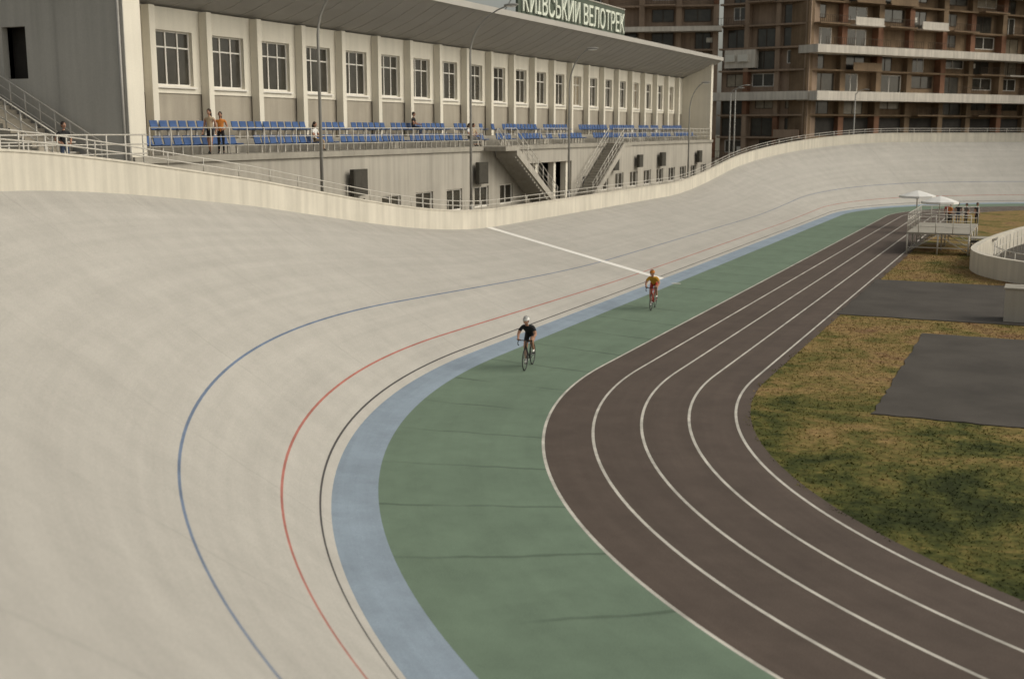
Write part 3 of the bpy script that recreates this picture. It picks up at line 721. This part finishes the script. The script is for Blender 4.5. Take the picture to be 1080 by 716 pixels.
# ------------------------------------------------------------ bicycles and riders
def bicycle(loc,rz,lean=0.0,frame='carbon',accent='steel'):
    e=empty('bicycle',loc,rz); e.rotation_euler=(lean,0,rz)
    mb=MB(); Rw=0.335
    for hx in (-0.49,0.50):
        ring_=[(hx+Rw*math.cos(2*math.pi*i/36)*0.966,0,Rw+Rw*0.966*math.sin(2*math.pi*i/36)) for i in range(36)]
        mb.tube(ring_,0.0125,'tyre',8,closed=True)
        rim=[(hx+0.305*math.cos(2*math.pi*i/36),0,Rw+0.305*math.sin(2*math.pi*i/36)) for i in range(36)]
        mb.tube(rim,0.012,'carbon',6,closed=True)
        mb.tube([(hx,-0.05,Rw),(hx,0.05,Rw)],0.02,'steel',8)
        for i in range(20):
            a=2*math.pi*i/20; sd=0.03 if i%2 else -0.03
            mb.tube([(hx,sd,Rw),(hx+0.30*math.cos(a),0,Rw+0.30*math.sin(a))],0.0015,'steel',4)
    BB=(-.08,0,.275);ST=(-.20,0,.80);HT=(.355,0,.83);HB=(.385,0,.70)
    mb.tube([BB,ST],0.017,frame,8); mb.tube([ST,(-.225,0,.93)],0.013,'steel',8)
    mb.tube([(-.195,0,.77),HT],0.018,frame,8); mb.tube([BB,HB],0.022,frame,8); mb.tube([(.345,0,.87),HB],0.021,frame,8)
    for s in (-1,1):
        mb.tube([(-.49,.05*s,Rw),(-.08,.035*s,.275)],0.009,frame,6); mb.tube([(-.49,.05*s,Rw),(-.195,.02*s,.77)],0.008,frame,6)
        mb.tube([(.385,.02*s,.70),(.40,.045*s,.62),(.44,.045*s,.45),(.50,.045*s,Rw)],[.014,.013,.011,.009],frame,6)
        mb.tube([(.42,0,.90),(.43,.12*s,.90),(.44,.20*s,.90),(.50,.205*s,.895),(.545,.205*s,.86),(.55,.205*s,.81),(.50,.205*s,.765),(.42,.205*s,.76)],0.0125,'black',8)
        mb.tube([(.50,.205*s,.90),(.56,.205*s,.935)],[.016,.013],'black',6)
        y=0.09*s; pz=.275-0.17*(1 if s<0 else -1)
        mb.tube([(-.08,0.07*s,.275),(-.08,y,pz)],0.010,'steel',6); mb.box(-.12,-.04,y if s>0 else y-.07,y+.07 if s>0 else y,pz-.012,pz+.012,'black')
    mb.tube([(.35,0,.88),(.42,0,.90)],0.014,'steel',6)
    ch=[(-.08+.09*math.cos(2*math.pi*i/24),-.05,.275+.09*math.sin(2*math.pi*i/24)) for i in range(24)]
    mb.tube(ch,0.006,'steel',5,closed=True)
    for i in range(5): a=2*math.pi*i/5; mb.tube([(-.08,-.05,.275),(-.08+.09*math.cos(a),-.05,.275+.09*math.sin(a))],0.006,'steel',4)
    mb.tube([(-.08,-.05,.365),(-.49,-.05,.37)],0.004,'steel',4); mb.tube([(-.08,-.05,.185),(-.49,-.05,.30)],0.004,'steel',4)
    cg=[(-.49+.035*math.cos(2*math.pi*i/12),-.05,.335+.035*math.sin(2*math.pi*i/12)) for i in range(12)]
    mb.tube(cg,0.005,'steel',5,closed=True)
    def sf(p):
        q=p.copy(); q.y*= 1.0 if q.x<-0.2 else max(0.28,1-(q.x+0.2)*0.9); return q
    mb.ell((-.225,0,.945),(.14,.07,.028),'black',nu=16,nv=8,fn=sf)
    mb.build('frame_and_wheels',e,recalc=False)
    return e
def rider(loc,rz,lean,jersey,shorts,helmet,leg_t=0.55,sleeve=0.55,shoe='white'):
    e=empty('cyclist',loc,rz); e.rotation_euler=(lean,0,rz)
    J={'pelvis':(-.22,0,1.035),'spine':(-.09,0,1.15),'chest':(.10,0,1.24),'neck':(.245,0,1.325),'head0':(.30,0,1.375)}
    for s,g in (('L',1),('R',-1)):
        J.update({'sh'+s:(.175,g*.185,1.28),'el'+s:(.26,g*.265,1.05),'wr'+s:(.455,g*.215,.96),'pa'+s:(.52,g*.207,.925),'hi'+s:(-.20,g*.10,.985)})
    J.update({'knR':(-.02,-.115,.60),'anR':(-.14,-.115,.19),'toR':(-.02,-.12,.135),'knL':(.17,.125,.83),'anL':(-.13,.115,.535),'toL':(-.01,.12,.475)})
    rd=dict(RAD); rd.update({'pelvis':.15,'spine':.145,'chest':.16,'toL':.032,'toR':.032,'hiL':.105,'hiR':.105,'knL':.066,'knR':.066,'shL':.075,'shR':.075,'elL':.046,'elR':.046})
    make_body(J,rd,EDGES,paintmap(jersey,(sleeve,0),shorts,(leg_t,0),shoe),e)
    head(e,(.36,0,1.475),0.12,helmet=helmet)
    for s,g in (('L',1),('R',-1)): hand(e,J['wr'+s],J['pa'+s],(0,-g,0),0.75*g)
    return e
for (x,y,hd,j,sh,hm,fr) in ((-14.55,33.3,-80,'black','black','white','carbon'),(-14.7,46.7,-82,'yellow','red','orange','red')):
    hd=math.radians(hd)
    bb_=bicycle((x,y,0),hd,0,fr); rr_=rider((x,y,0),hd,0,j,sh,hm)
    bb_.scale=(1.05,)*3; rr_.scale=(1.05,)*3

# ------------------------------------------------------------ light, world, camera
sunv=Vector((0.75,0.22,0.62)).normalized()
sd=bpy.data.lights.new('sun','SUN'); sd.energy=1.05; sd.angle=math.radians(35); sd.color=(1.0,0.93,0.80)
so=bpy.data.objects.new('sun',sd); COL.objects.link(so); so.rotation_euler=sunv.to_track_quat('Z','Y').to_euler()
w=bpy.data.worlds.new("World"); S.world=w; w.use_nodes=True; nt=w.node_tree
bg=nt.nodes["Background"]; sk=nt.nodes.new("ShaderNodeTexSky"); sk.sky_type='NISHITA'; sk.sun_disc=False
sk.sun_elevation=math.asin(sunv.z); sk.sun_rotation=math.atan2(sunv.x,sunv.y); sk.air_density=1.0; sk.dust_density=4.0; sk.ozone_density=0.6
hs=nt.nodes.new("ShaderNodeHueSaturation"); hs.inputs["Saturation"].default_value=0.3
mx=nt.nodes.new("ShaderNodeMix"); mx.data_type='RGBA'; mx.blend_type='MULTIPLY'; mx.inputs[0].default_value=1.0; mx.inputs[7].default_value=(1.0,0.975,0.87,1)
nt.links.new(sk.outputs[0],hs.inputs["Color"]); nt.links.new(hs.outputs[0],mx.inputs[6]); nt.links.new(mx.outputs[2],bg.inputs["Color"]); bg.inputs["Strength"].default_value=0.115
cd=bpy.data.cameras.new('camera'); cam=bpy.data.objects.new('camera',cd); COL.objects.link(cam)
cd.sensor_width=36; cd.lens=1229.66/1080*36; cd.clip_end=5000; cd.clip_start=0.05
cd.dof.use_dof=True; cd.dof.focus_distance=42.0; cd.dof.aperture_fstop=0.8
cam.location=(0,0,7.443); cam.rotation_euler=(math.pi/2-0.1782,0,0.4267)
S.camera=cam
S.view_settings.view_transform='Standard'; S.view_settings.look='None'; S.view_settings.exposure=0
